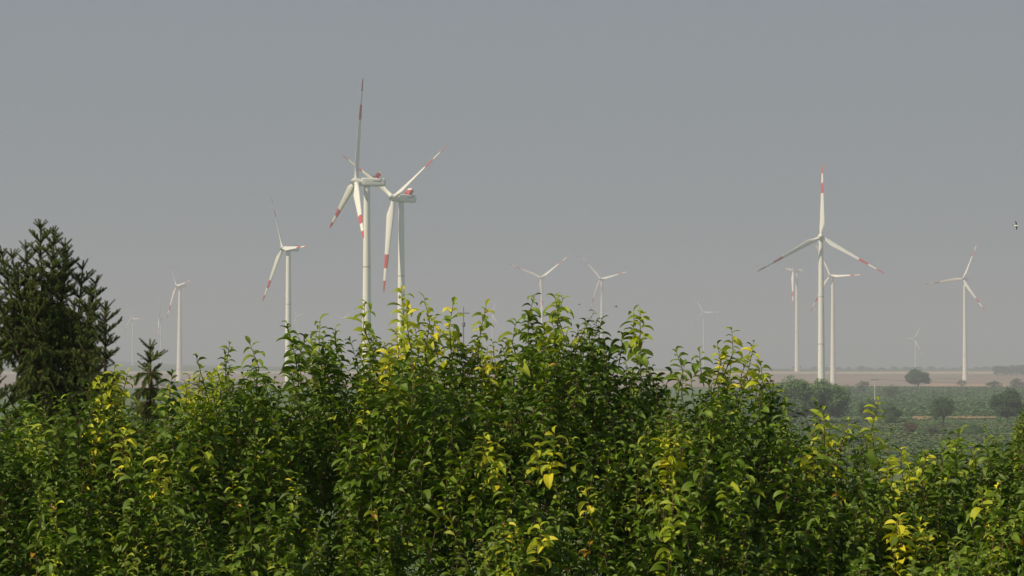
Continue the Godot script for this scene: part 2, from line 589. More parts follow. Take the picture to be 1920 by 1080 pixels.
# ------------------------------------------------------------------ poles
func set_poles() -> void:
	# power pole with a crossarm in the fields
	var d := 900.0
	var px := 1640.0
	var x := (px - 960.0) / F * d
	var g := ground(x, -d)
	var t := thing("power_pole", Vector3(x, g, -d), "pale power pole with one dark crossarm standing among the field bushes", "power pole", "power poles")
	make_pole(t)
	var x2 := (2140.0 - 960.0) / F * 960.0
	var t2 := thing("power_pole", Vector3(x2, ground(x2, -960.0), -960.0), "pale power pole carrying the far end of the wires", "power pole", "power poles")
	make_pole(t2)
	for s in [-1.2, 1.2]:
		var b := Buf.new()
		var pts := []
		var rad := []
		for k in 25:
			var u := k / 24.0
			var p: Vector3 = (t.position + Vector3(s, 7.85, 0)).lerp(t2.position + Vector3(s, 7.85, 0), u)
			p.y -= 4.0 * u * (1.0 - u) * 1.6
			pts.append(p)
			rad.append(0.02)
		b.tube(pts, rad, 5)
		var w := part(numbered("power_wire"), b.mesh(), M.grey_metal, self)
		tag(w, "thin sagging wire strung between the pale power poles", "wire", "power wires")
	# slender mast that shows above the leaves
	d = 420.0
	var top := pt(869, 575, d)
	var foot := Vector3(top.x, ground(top.x, -d), -d)
	var m := thing("mast", foot, "thin grey mast with a crossbar and a box below it, above the leaves", "mast")
	var h := top.y - foot.y
	var b := Buf.new()
	b.tube([Vector3.ZERO, Vector3(0, h - 3.0, 0)], [0.16, 0.09], 10)
	part("pole", b.mesh(), M.grey_metal, m)
	b = Buf.new()
	b.tube([Vector3(0, h - 3.0, 0), Vector3(0, h, 0)], [0.09, 0.06], 8)
	part("rod", b.mesh(), M.grey_metal, m)
	b = Buf.new()
	b.tube([Vector3(-0.98, h - 1.0, 0), Vector3(0.98, h - 1.0, 0)], [0.09, 0.09], 8)
	var bar := part("crossbar", b.mesh(), M.grey_metal, m)
	for e in [-0.95, -0.3, 0.3, 0.95]:
		b = Buf.new()
		b.tube([Vector3(e, h - 1.0, -0.35), Vector3(e, h - 1.0, 0.35)], [0.04, 0.04], 6)
		part("element", b.mesh(), M.grey_metal, bar)
	b = Buf.new()
	b.loft([box_ring(0.24, h - 3.15), box_ring(0.27, h - 3.05), box_ring(0.27, h - 2.55), box_ring(0.22, h - 2.45)], false)
	part("box", b.mesh(), M.grey_metal, m)

func box_ring(r: float, y: float) -> Array:
	var out := []
	for k in 8:
		var a := TAU * (k + 0.5) / 8.0
		out.append(Vector3(cos(a) * r * 1.1, y, sin(a) * r * 1.1))
	return out

func make_pole(t: Node3D) -> void:
	var b := Buf.new()
	b.tube([Vector3.ZERO, Vector3(0, 7.5, 0)], [0.2, 0.14], 12)
	part("pole", b.mesh(), M.concrete_pole, t)
	b = Buf.new()
	b.box(Vector3(0, 7.62, 0), Vector3(2.7, 0.2, 0.18))
	var arm := part("crossarm", b.mesh(), M.weathered_wood, t)
	for s in [-1.2, 0.0, 1.2]:
		b = Buf.new()
		b.tube([Vector3(s, 7.7, 0), Vector3(s, 7.78, 0), Vector3(s, 7.84, 0)], [0.05, 0.08, 0.04], 8)
		part("insulator", b.mesh(), M.weathered_wood, arm)

# ------------------------------------------------------------------ trees out in the fields
func field_tree(called: String, label: String, category: String, px0: float, px1: float, ytop: float, d: float, tone: Color, seed_: int, group := "", opts := {}) -> Node3D:
	var r := RandomNumberGenerator.new()
	r.seed = seed_
	var cx := (0.5 * (px0 + px1) - 960.0) / F * d
	var g := ground(cx, -d)
	var w := (px1 - px0) / F * d
	var h := pt(960, ytop, d).y - g
	var t := thing(called, Vector3(cx, g, -d), label, category, group)
	var low: float = opts.get("low", 0.12) * h
	var b := Buf.new()
	var fork := maxf(low * 1.2, h * 0.2)
	b.tube([Vector3(0, -0.2, 0), Vector3(0, fork * 0.5, 0.02 * h), Vector3(0.02 * h, fork, 0)], [h * 0.035, h * 0.026, h * 0.022], 9)
	var trunk := part("trunk", b.mesh(), M.bark, t)
	b = Buf.new()
	for k in 7:
		var a := TAU * (k + r.randf()) / 7.0
		var e := Vector3(cos(a) * w * 0.33, lerpf(fork, h, r.randf_range(0.45, 0.85)), sin(a) * w * 0.33)
		b.tube([Vector3(0.02 * h, fork * 0.9, 0), Vector3(e.x * 0.35, lerpf(fork, e.y, 0.5), e.z * 0.35), e], [h * 0.014, h * 0.009, h * 0.003], 6)
	part("limbs", b.mesh(), M.bark, trunk)
	var lobes := []
	var nl: int = opts.get("lobes", 9)
	for k in nl * 2:
		var q := Vector3(r.randfn(), r.randfn() * 0.9, r.randfn()).normalized() * r.randf_range(0.75, 1.0)
		q.y = maxf(q.y, -0.75)
		var lr := r.randf_range(0.11, 0.19)
		lobes.append([Vector3(q.x * w * 0.36, (low + h) * 0.5 + q.y * (h - low) * 0.36, q.z * w * 0.36), lr * w, lr * h * 0.85])
	lobes.append([Vector3(r.randf_range(-0.08, 0.08) * w, h * 0.8, 0), 0.16 * w, 0.2 * h])
	for k in 3:
		lobes.append([Vector3(0, (low + h) * 0.5, 0), 0.34 * w, (h - low) * 0.36])
	var xf := []
	var cols := []
	var n: int = opts.get("n", 900)
	var cs: float = opts.get("clump", 0.042) * maxf(w, h)
	for k in n:
		var lobe: Array = lobes[r.randi() % lobes.size()]
		var p := Vector3(r.randfn(), r.randfn(), r.randfn()).normalized() * pow(r.randf(), 0.33) * 1.04
		var q: Vector3 = lobe[0] + Vector3(p.x * lobe[1], p.y * lobe[2], p.z * lobe[1])
		if q.y < low * 0.8:
			q.y = low * r.randf_range(0.8, 1.4)
		var s := cs * r.randf_range(0.55, 1.15)
		xf.append(Transform3D(Basis(Vector3(r.randfn(), r.randfn(), r.randfn()).normalized(), r.randf() * TAU).scaled(Vector3(s, s * 0.8, s)), q))
		var f := r.randf_range(0.65, 1.45)
		cols.append(Color(tone.r * f * r.randf_range(0.9, 1.15), tone.g * f, tone.b * f))
	var crown := scatter("crown", M.clump, xf, cols, t, M.far_leaf)
	crown.set_meta("kind", "stuff")
	return t

func set_far_trees() -> void:
	M.clump = clump_mesh(12, 0.42, 77)
	var deep := Color(0.075, 0.13, 0.055)
	var mid := Color(0.105, 0.18, 0.07)
	var dull := Color(0.11, 0.145, 0.08)
	field_tree("field_tree", "big bushy green tree before the tower with a blade straight up", "tree", 1438, 1538, 704, 540, mid * 1.25, 1, "trees in the fields", {"low": 0.02, "n": 5200, "lobes": 15})
	field_tree("field_tree", "bushy green tree grown into the shoulder of the biggest bushy tree", "tree", 1494, 1600, 708, 552, mid * 1.25, 2, "trees in the fields", {"low": 0.02, "n": 4600, "lobes": 15})
	field_tree("field_tree", "dense round dark tree standing alone at the edge of the tan field", "tree", 1692, 1749, 691, 1380, deep, 3, "trees in the fields", {"low": 0.16, "n": 2600, "lobes": 10})
	field_tree("field_tree", "very small round tree at the foot of the lone hazy turbine", "tree", 1791, 1813, 711, 1500, dull, 4, "trees in the fields", {"low": 0.15, "n": 500})
	field_tree("field_bush", "dome shaped grey green bush between the bushy trees and the power pole", "bush", 1601, 1634, 712, 1130, dull, 5, "bushes in the fields", {"low": 0.0, "n": 700})
	field_tree("field_bush", "low green bush just behind the foot of the power pole", "bush", 1648, 1690, 720, 1010, mid, 6, "bushes in the fields", {"low": 0.0, "n": 800})
	field_tree("field_bush", "low hedge bush beside the biggest bushy trees, before the stubble", "bush", 1566, 1604, 720, 1090, dull, 7, "bushes in the fields", {"low": 0.0, "n": 600})
	field_tree("field_tree", "broad dark green tree in front of the power pole", "tree", 1603, 1652, 744, 560, mid, 8, "trees in the fields", {"low": 0.02, "n": 2400, "lobes": 12})
	field_tree("field_tree", "spreading green tree beside the one in front of the power pole", "tree", 1645, 1694, 751, 545, mid, 9, "trees in the fields", {"low": 0.04, "n": 2400, "lobes": 12})
	field_tree("field_tree", "upright sparse tree with dark trunk before the green rows, beside the long dry strip", "tree", 1738, 1797, 741, 520, deep, 10, "trees in the fields", {"low": 0.2, "n": 1300, "lobes": 12})
	field_tree("field_tree", "large dark tree above the small-leaved garden tree", "tree", 1848, 1925, 726, 580, deep, 11, "trees in the fields", {"low": 0.03, "n": 4600, "lobes": 15})
	field_tree("field_bush", "dull round bush on the stubble edge beside the far wood", "bush", 1888, 1926, 709, 1420, dull, 12, "bushes in the fields", {"low": 0.0, "n": 700})
	field_tree("field_bush", "low dull bush between the small round tree and the far wood", "bush", 1846, 1882, 713, 1400, dull, 13, "bushes in the fields", {"low": 0.0, "n": 600})
	field_tree("field_bush", "reddish brown half dry bush in the meadow below the dry patch", "bush", 1686, 1722, 788, 455, Color(0.12, 0.075, 0.045), 14, "bushes in the fields", {"low": 0.0, "n": 700})
	field_tree("field_bush", "dull olive bush beside the half dry brown bush", "bush", 1722, 1768, 796, 440, dull, 15, "bushes in the fields", {"low": 0.0, "n": 700})
	field_tree("field_bush", "green meadow bush under the long dry strip", "bush", 1795, 1850, 792, 450, mid, 16, "bushes in the fields", {"low": 0.0, "n": 800})
	field_tree("field_bush", "wide low bush in the meadow close to the garden shoots", "bush", 1560, 1650, 806, 400, mid, 17, "bushes in the fields", {"low": 0.0, "n": 900})
	# hedge of bushes at the foot of the broad tapering tower
	for k in 7:
		field_tree("hedge_bush", "bluish hazy hedge bush in the row below the broad tapering tower", "bush", 292 + k * 24, 322 + k * 24, 712 + (k * 37 % 5), 1620 + (k % 3) * 14, mid, 30 + k, "hedge bushes below the broad tower", {"low": 0.0, "n": 260, "clump": 0.09})
	# far tree line on the ridge
	for k in 20:
		var x := 1500.0 + k * 22.0 + rng.randf_range(-5, 5)
		var wd := rng.randf_range(12.0, 26.0)
		field_tree("ridge_tree", "tiny hazy tree in the line along the far field ridge", "tree", x - wd * 0.5, x + wd * 0.5, rng.randf_range(685.5, 689.5), 4200.0 + rng.randf_range(-40, 60), deep, 60 + k, "tree line on the far ridge", {"low": 0.0, "n": 160, "clump": 0.1})
	# the blue wood beyond the stubble
	var r := RandomNumberGenerator.new()
	r.seed = 5
	var xf := []
	var cols := []
	for k in 3600:
		var d := r.randf_range(2830.0, 3060.0)
		var px := r.randf_range(1858.0 + 12.0 * r.randf(), 2150.0)
		var x := (px - 960.0) / F * d
		var top := 6.4 + 0.9 * sin(x * 0.11) + 0.6 * sin(x * 0.31 + 1.0)
		var s := r.randf_range(1.2, 2.2)
		xf.append(Transform3D(Basis(Vector3.UP, r.randf() * TAU).scaled(Vector3(s, s, s)), Vector3(x, ground(x, -d) + top * pow(r.randf(), 0.6), -d)))
		var f := r.randf_range(0.7, 1.3)
		cols.append(Color(0.04 * f, 0.06 * f, 0.028 * f))
	var wood := scatter("far_wood", M.clump, xf, cols, self, M.far_leaf)
	tag(wood, "bluish far wood closing off the tan stubble field", "wood", "", "stuff")

# ------------------------------------------------------------------ spruces
func twig_mesh(seed_: int) -> ArrayMesh:      # a needled twig one unit long, pointing along +y
	var r := RandomNumberGenerator.new()
	r.seed = seed_
	var b := Buf.new()
	b.tube([Vector3.ZERO, Vector3(0.015, 0.5, 0.01), Vector3(0, 1, 0)], [0.028, 0.02, 0.008], 4, false)
	for k in 80:
		var t := (k + r.randf()) / 80.0
		var a := k * 2.39996 + r.randf() * 0.5
		var out := Vector3(cos(a), 0, sin(a))
		var dir := (out * r.randf_range(0.7, 1.0) + Vector3.UP * r.randf_range(0.35, 0.9)).normalized()
		var l := 0.22 * (1.0 - 0.4 * t) * r.randf_range(0.8, 1.15)
		var p := Vector3(0, t, 0) + out * 0.012
		var side := dir.cross(out).normalized() * 0.02
		if side.length() < 0.01:
			side = Vector3(0.02, 0, 0)
		b.tri(p - side, p + side, p + dir * l)
		b.tri(p + dir * l * 0.05 - out.cross(Vector3.UP) * 0.012, p + dir * l, p + dir * l * 0.4 + Vector3.UP * 0.022)
	return b.mesh()

func aim(dir: Vector3, roll: float, s: Vector3, at: Vector3) -> Transform3D:      # +y along dir
	var y := dir.normalized()
	var x := y.cross(Vector3(0.31, 0.12, 0.94)).normalized()
	var bs := Basis(x, y, x.cross(y)) * Basis(Vector3.UP, roll)
	return Transform3D(bs.scaled_local(s), at)

func spruce(label: String, trunk_px: Vector2, d: float, leaders: Array, col: Color, seed_: int) -> void:
	var r := RandomNumberGenerator.new()
	r.seed = seed_
	var top := pt(trunk_px.x, trunk_px.y, d)
	var foot := Vector3(top.x, ground(top.x, -d), -d)
	var t := thing("spruce_tree", foot, label, "spruce", "spruces behind the leafy trees")
	var H := top.y - foot.y
	var b := Buf.new()
	b.tube([Vector3(0, -0.2, 0), Vector3(0.03, H * 0.5, 0.02), Vector3(0, H, 0)], [0.15, 0.06, 0.008], 10)
	var trunk := part("trunk", b.mesh(), M.spruce_bark, t)
	var tw := Buf.new()
	var xf := []
	var cols := []
	for ld in leaders:
		var tip: Vector3 = pt(ld[0], ld[1], d + ld[2]) - foot
		var ln: float = ld[3]                    # how far down this leader is clad
		var maxr: float = ld[4]
		var low := tip - Vector3(r.randf_range(-0.04, 0.04), ln, r.randf_range(-0.04, 0.04))
		if ln < 2.0:
			low.x = lerpf(low.x, 0.0, 0.45)
			low.z = lerpf(low.z, 0.0, 0.45)
		tw.tube([low, low.lerp(tip, 0.5), tip], [0.014, 0.009, 0.003], 5)
		# needled leader top
		for k in 3:
			xf.append(aim(tip - low, r.randf() * TAU, Vector3(0.1, 0.11, 0.1), tip.lerp(low, (0.1 * (k + 1)) / ln)))
			cols.append(tint(col, r))
		var down := 0.06
		var young: float = ld[5] if ld.size() > 5 else 0.36
		var jig := r.randf_range(-0.12, 0.12)
		while down < ln:
			var at := tip.lerp(low, down / ln)
			var age := ss(young - 0.12, young + 0.4, down + jig)
			var old := age
			var count := r.randi_range(4, 5) if old < 0.5 else 6
			var off := r.randf() * TAU
			for q in 3:                       # single twigs between the whorls
				var sa := r.randf() * TAU
				xf.append(aim(Vector3(cos(sa), lerpf(0.9, -0.5, age), sin(sa)), r.randf() * TAU, Vector3(0.1, r.randf_range(0.04, 0.075), 0.1), tip.lerp(low, minf(1.0, (down + 0.09 * r.randf()) / ln))))
				cols.append(tint(col, r))
			for q in count:
				var a := off + TAU * (q + r.randf_range(-0.3, 0.3)) / count
				old = clampf(age * 1.3 - 0.15 + r.randf_range(-0.3, 0.3), 0.0, 1.0)
				var len := lerpf(minf(0.055 + 0.32 * down, maxr * 1.25), minf(0.07 + 0.20 * down, maxr), old) * r.randf_range(0.7, 1.2)
				var rise := lerpf(0.9, 0.15, old) + r.randf_range(-0.2, 0.2)
				var dir := Vector3(cos(a), rise, sin(a)).normalized()
				var pts := []
				for k in 5:
					var u := k / 4.0
					pts.append(at + dir * len * u + Vector3(0, -0.75 * old * len * u * u, 0))
				tw.tube(pts, [0.006, 0.005, 0.004, 0.003, 0.002], 3, false)
				var side := Vector3(-sin(a), 0, cos(a))
				if old < 0.5:
					# a clean upright spray: the branch itself and a few fingers
					var m := maxi(1, int(len / 0.06))
					for k in m:
						xf.append(aim(dir, r.randf() * TAU, Vector3(0.09, len / m * 1.25, 0.09), at + dir * len * k / m))
						cols.append(tint(col, r))
					for k in (2 if len > 0.09 else 0):
						for sd: float in [-1.0, 1.0]:
							var td: Vector3 = dir + side * sd * r.randf_range(0.6, 1.0) + Vector3(0, r.randf_range(0.1, 0.6), 0)
							xf.append(aim(td, r.randf() * TAU, Vector3(0.085, r.randf_range(0.04, 0.08), 0.085), at + dir * len * (0.4 + 0.4 * k)))
							cols.append(tint(col, r))
				else:
					# an older branch hung with short branchlets
					var n := maxi(4, int(len / 0.026))
					for k in n:
						var u := (k + r.randf()) / n
						var p: Vector3 = pts[0].lerp(pts[2], u * 2.0) if u < 0.5 else pts[2].lerp(pts[4], u * 2.0 - 1.0)
						var td: Vector3 = dir * r.randf_range(0.3, 1.0) + side * r.randf_range(-1.0, 1.0) + Vector3(0, r.randf_range(-1.6, -0.1), 0)
						var tl := r.randf_range(0.05, 0.1)
						xf.append(aim(td, r.randf() * TAU, Vector3(0.125, tl, 0.125), p))
						cols.append(tint(col, r))
						if r.randf() < 0.4:
							p += td.normalized() * tl * 0.8
							td = td * 0.4 + Vector3(r.randf_range(-0.3, 0.3), -0.7, r.randf_range(-0.3, 0.3))
							xf.append(aim(td, r.randf() * TAU, Vector3(0.11, tl * 0.8, 0.11), p))
							cols.append(tint(col, r))
					xf.append(aim(pts[4] - pts[3], r.randf() * TAU, Vector3(0.12, 0.09, 0.12), pts[3]))
					cols.append(tint(col, r))
			down += r.randf_range(0.08, 0.14) if old < 0.5 else r.randf_range(0.07, 0.095)
	part("branches", tw.mesh(), M.spruce_bark, trunk)
	var fo := scatter("needle_sprays", M.twig, xf, cols, t, M.needles)
	fo.set_meta("kind", "stuff")

func tint(c: Color, r: RandomNumberGenerator) -> Color:
	var f := r.randf_range(0.6, 1.5)
	return Color(c.r * f * r.randf_range(0.85, 1.25), c.g * f, c.b * f)

func set_spruces() -> void:
	M.twig = twig_mesh(3)
	var col := Color(0.13, 0.175, 0.04)
	spruce("tall dark spruce with many upright tops and hanging branchlets", Vector2(96, 500), 22.0, [
		[75, 414, 0.0, 1.7, 0.17], [47, 452, 0.1, 1.2, 0.15], [20, 468, -0.1, 0.85, 0.16], [122, 448, 0.15, 1.0, 0.11], [100, 426, -0.15, 1.1, 0.11], [126, 472, -0.05, 0.75, 0.10], [0, 462, 0.05, 0.8, 0.17], [-45, 480, 0.0, 0.8, 0.2], [30, 520, -0.2, 0.65, 0.14], [-10, 550, -0.2, 0.5, 0.16], [60, 505, -0.25, 1.3, 0.17],
		[156, 490, 0.0, 1.5, 0.14], [182, 518, 0.1, 0.9, 0.10], [170, 540, -0.2, 1.4, 0.13], [140, 560, -0.15, 1.6, 0.14], [85, 560, -0.2, 2.6, 0.22], [158, 620, -0.25, 2.2, 0.2], [110, 650, -0.1, 2.4, 0.26], [180, 660, 0.05, 1.9, 0.14]], col, 100)
	spruce("slim small spruce top close beside the tall spruce", Vector2(197, 590), 20.5, [[197, 566, 0.0, 2.2, 0.105, 0.26]], col * 0.8, 101)
	spruce("little spruce top rising alone out of the leafy shoots", Vector2(281, 660), 19.0, [[281, 638, 0.0, 1.8, 0.09, 0.16]], col, 102)
	spruce("dark low spruce under the tall spruce, beside its bare trunk", Vector2(-6, 700), 20.0, [[-8, 672, 0.0, 2.2, 0.30], [25, 720, 0.1, 1.6, 0.2]], col * 0.85, 103)

# ------------------------------------------------------------------ leafy trees
const PALETTE: Array[Color] = [
	Color(0.078, 0.138, 0.010), Color(0.092, 0.160, 0.010), Color(0.112, 0.188, 0.011), Color(0.140, 0.222, 0.012),
	Color(0.29, 0.355, 0.015), Color(0.42, 0.455, 0.017), Color(0.60, 0.545, 0.02), Color(0.45, 0.25, 0.04)]
const GREENS := [0, 1, 1, 2, 2, 2, 3, 3]      # the same mix of leaf greens everywhere in a crown
const TOPS := [[-500, 815], [-250, 795], [0, 790], [40, 783], [100, 778], [150, 745], [190, 712], [230, 712], [260, 735], [300, 748], [330, 735], [400, 715], [430, 722], [470, 728], [500, 758], [530, 772], [548, 755], [566, 690], [600, 648], [640, 662], [662, 700], [690, 620], [720, 596], [750, 592], [800, 600], [850, 612], [900, 638], [930, 668], [960, 668], [1000, 625], [1045, 575], [1090, 618], [1130, 655], [1170, 665], [1200, 635], [1240, 678], [1270, 730], [1300, 722], [1340, 678], [1380, 686], [1420, 716], [1440, 752], [1448, 812], [1460, 860], [1500, 852], [1540, 822], [1580, 818], [1620, 850], [1680, 862], [1720, 855], [1760, 875], [1800, 858], [1850, 870], [1900, 868], [2000, 860], [2400, 860]]
# single shoots that stand out of the crowns: base x, base y, tip x, tip y, distance, tone
const SHOOTS := [
	[412, 725, 405, 686, 12.6, 4], [440, 720, 430, 640, 12.5, 3], [478, 720, 468, 640, 12.6, 3], [606, 720, 540, 622, 12.4, 3], [618, 690, 600, 596, 12.5, 2], [705, 650, 684, 560, 12.4, 4], [750, 640, 752, 534, 12.5, 5], [772, 640, 762, 570, 12.3, 6],
	[730, 700, 742, 610, 12.2, 6], [722, 730, 728, 650, 12.2, 6], [796, 640, 795, 553, 12.5, 5], [846, 640, 850, 563, 12.6, 5], [822, 650, 815, 590, 12.5, 5], [895, 660, 912, 568, 12.6, 4], [990, 620, 1003, 548, 12.6, 3], [1045, 610, 1040, 550, 12.4, 3], [1062, 620, 1056, 552, 12.5, 4], [975, 670, 968, 596, 12.5, 1],
	[1194, 660, 1200, 574, 12.5, 4], [1206, 660, 1188, 578, 12.6, 4], [1160, 660, 1166, 618, 12.6, 2], [1270, 720, 1266, 650, 12.5, 3], [1320, 700, 1312, 654, 12.5, 3], [1340, 700, 1345, 640, 12.6, 4], [1352, 690, 1372, 614, 12.6, 5], [1385, 710, 1412, 652, 12.5, 6], [1424, 740, 1426, 676, 12.5, 4], [1440, 760, 1450, 712, 12.6, 1],
	[1484, 840, 1480, 784, 12.5, 4], [1546, 830, 1543, 764, 12.4, 4], [1570, 830, 1592, 782, 12.5, 4], [1650, 860, 1648, 745, 12.5, 4], [1620, 850, 1614, 800, 12.5, 3], [1798, 870, 1802, 800, 12.5, 3], [1832, 880, 1826, 828, 12.5, 4], [1866, 880, 1872, 815, 12.5, 3], [1780, 870, 1776, 826, 12.6, 1],
	[205, 740, 215, 686, 12.3, 5], [232, 740, 240, 692, 12.3, 5], [190, 740, 182, 704, 12.3, 5], [320, 750, 316, 716, 12.4, 4], [352, 750, 350, 722, 12.3, 5], [62, 840, 45, 790, 12.0, 4], [92, 850, 70, 800, 11.9, 4],
	[925, 900, 912, 812, 11.6, 6], [945, 905, 935, 822, 11.6, 5], [1030, 880, 1040, 806, 11.6, 6], [1015, 880, 1000, 830, 11.7, 5], [1255, 1040, 1262, 905, 11.2, 4], [1290, 1000, 1296, 920, 11.2, 3], [1000, 1050, 1012, 976, 11.1, 6], [290, 930, 296, 850, 11.6, 6], [240, 880, 236, 795, 11.8, 5], [1265, 860, 1258, 790, 11.9, 5],
	[1530, 890, 1520, 835, 12.0, 6], [1700, 900, 1690, 838, 12.0, 5], [1730, 905, 1740, 842, 12.0, 5], [1690, 1000, 1684, 964, 11.2, 6], [1738, 1010, 1735, 982, 11.2, 6], [1850, 960, 1842, 916, 11.6, 5], [1095, 960, 1096, 908, 11.4, 6], [380, 870, 374, 828, 11.8, 4], [1405, 910, 1388, 872, 11.7, 4]]
const YELLOWS := [[735, 640, 50, 6], [730, 700, 35, 6], [790, 590, 60, 5], [780, 590, 30, 6], [850, 605, 45, 5], [835, 600, 22, 6], [700, 590, 55, 5], [685, 600, 30, 6], [920, 625, 30, 5], [920, 830, 28, 6], [1040, 835, 35, 6], [1005, 990, 28, 6], [290, 870, 18, 6], [240, 820, 25, 5], [150, 865, 30, 4], [205, 715, 50, 5], [390, 700, 40, 4], [345, 730, 30, 5], [1200, 595, 25, 4], [1380, 690, 40, 5], [1050, 590, 45, 4], [1530, 855, 35, 6], [1700, 865, 45, 5], [1685, 970, 18, 6], [1735, 990, 18, 6], [1845, 930, 25, 5], [1260, 815, 28, 5], [1270, 870, 20, 4], [600, 860, 22, 4], [530, 900, 25, 5], [440, 890, 20, 4], [1096, 930, 16, 6], [680, 740, 30, 4], [900, 990, 24, 4], [1380, 990, 16, 5], [1760, 900, 35, 4], [920, 660, 30, 5], [110, 930, 25, 4], [330, 980, 20, 4], [620, 800, 25, 4], [930, 1060, 16, 4], [1120, 790, 25, 4], [1180, 950, 40, 3], [1550, 780, 30, 4], [1870, 990, 30, 4]]

func crown_top(x: float, d: float, nz: FastNoiseLite) -> float:
	var px := 960.0 + x / 12.6 * F
	var y := 850.0
	for k in TOPS.size() - 1:
		if px >= TOPS[k][0] and px < TOPS[k + 1][0]:
			y = lerpf(TOPS[k][1], TOPS[k + 1][1], (px - TOPS[k][0]) / float(TOPS[k + 1][0] - TOPS[k][0]))
			break
	var s := EYE.y + (690.0 - y) / F * 12.6
	var low := EYE.y - 1.15
	var t := clampf((12.5 - d) / 1.75, 0.0, 1.0) if d < 12.5 else clampf((d - 12.7) / 2.2, 0.0, 1.0)
	var w := 1.0 - pow(t, 1.35)
	var bump := nz.get_noise_2d(x, d) * 0.65
	return lerpf(low, s, w) + bump * minf(1.0, 0.25 + 2.2 * t)

func leaf_mesh(curl: float, fold: float, wide: float) -> ArrayMesh:      # one unit long, lying along +z, arched over +y
	var b := Buf.new()
	var n := 6
	var p := Vector3.ZERO
	var rows := []
	for k in n + 1:
		var u := float(k) / n
		var ang := 0.35 - curl * u
		if k > 0:
			p += Vector3(0, sin(ang), cos(ang)) / n
		var up := Vector3(0, cos(ang), -sin(ang))
		var hw := wide * pow(maxf(sin(PI * pow(clampf((u - 0.10) / 0.9, 0.0, 1.0), 0.75)), 0.0), 0.8)
		if k == 0:
			hw = 0.012
		if k == n:
			hw = 0.0
		rows.append([p - Vector3(hw, 0, 0) + up * hw * fold, p, p + Vector3(hw, 0, 0) + up * hw * fold])
	var st := SurfaceTool.new()
	st.begin(Mesh.PRIMITIVE_TRIANGLES)
	for k in n:
		for c in 2:
			st.set_smooth_group(c)
			var q := [rows[k][c], rows[k][c + 1], rows[k + 1][c + 1], rows[k + 1][c]]
			if k > 0:
				for v in [q[0], q[2], q[1]]:
					st.add_vertex(v)
			else:
				for v in [q[0], q[2], q[1]]:
					st.add_vertex(v)
			if k < n - 1:
				for v in [q[0], q[3], q[2]]:
					st.add_vertex(v)
	st.generate_normals()
	return st.commit()

class Growth:
	var root: Node3D
	var trunk: Node3D
	var twigs := Buf.new()
	var xf: Array = []
	var col: Array = []
	var rank: Array = []

func yellow_at(p: Vector3, r: RandomNumberGenerator) -> int:
	var q := pixel(p)
	var hit := -1
	for y in YELLOWS:
		var e: float = q.distance_to(Vector2(y[0], y[1])) / (y[2] * 0.75)
		if r.randf() < exp(-e * e) * 0.95:
			hit = maxi(hit, y[3])
	return hit

func shoot(t: Growth, a: Vector3, b: Vector3, size: float, tone: int, r: RandomNumberGenerator, depth: float, bare := 0.12, gap := 0.026) -> void:
	var ln := a.distance_to(b)
	var side := Vector3(r.randf_range(-1, 1), 0, r.randf_range(-1, 1)) * 0.14 * ln
	var mid := a.lerp(b, 0.55) + side
	t.twigs.tube([a, mid, b], [0.0034, 0.0026, 0.0012], 3, false)
	var n := maxi(4, int(ln * (1.0 - bare) / gap))
	var az := r.randf() * TAU
	for k in n:
		var u := lerpf(bare, 1.0, (k + 0.6) / n)
		var p := a.lerp(mid, u / 0.55) if u < 0.55 else mid.lerp(b, (u - 0.55) / 0.45)
		az += 2.39996 + r.randf_range(-0.35, 0.35)
		var young := ss(0.75, 1.0, u)
		var el := lerpf(r.randf_range(-0.35, 0.65), r.randf_range(0.3, 1.1), young)
		var out := Vector3(cos(az) * cos(el), sin(el), sin(az) * cos(el))
		var s := size * r.randf_range(0.6, 1.3) * lerpf(1.0, 0.62, young)
		var x := Vector3.UP.cross(out).normalized()
		var bs := Basis(x, out.cross(x), out) * Basis(Vector3.BACK, r.randf_range(-0.7, 0.7))
		bs = bs.scaled_local(Vector3(s * r.randf_range(0.8, 1.15), s * r.randf_range(0.55, 1.5), s))
		var c := tone
		var j := r.randf()
		if j < 0.2:
			c -= 1
		elif j > 0.8:
			c += 1
		if tone >= 5 and r.randf() < 0.4:
			c = r.randi_range(3, 6)
		c = 7 if r.randf() < 0.003 else mini(c, 6)
		t.xf.append(Transform3D(bs, p))
		t.col.append(clampi(c, 0, 7))
		t.rank.append(depth + r.randf() * 0.05)

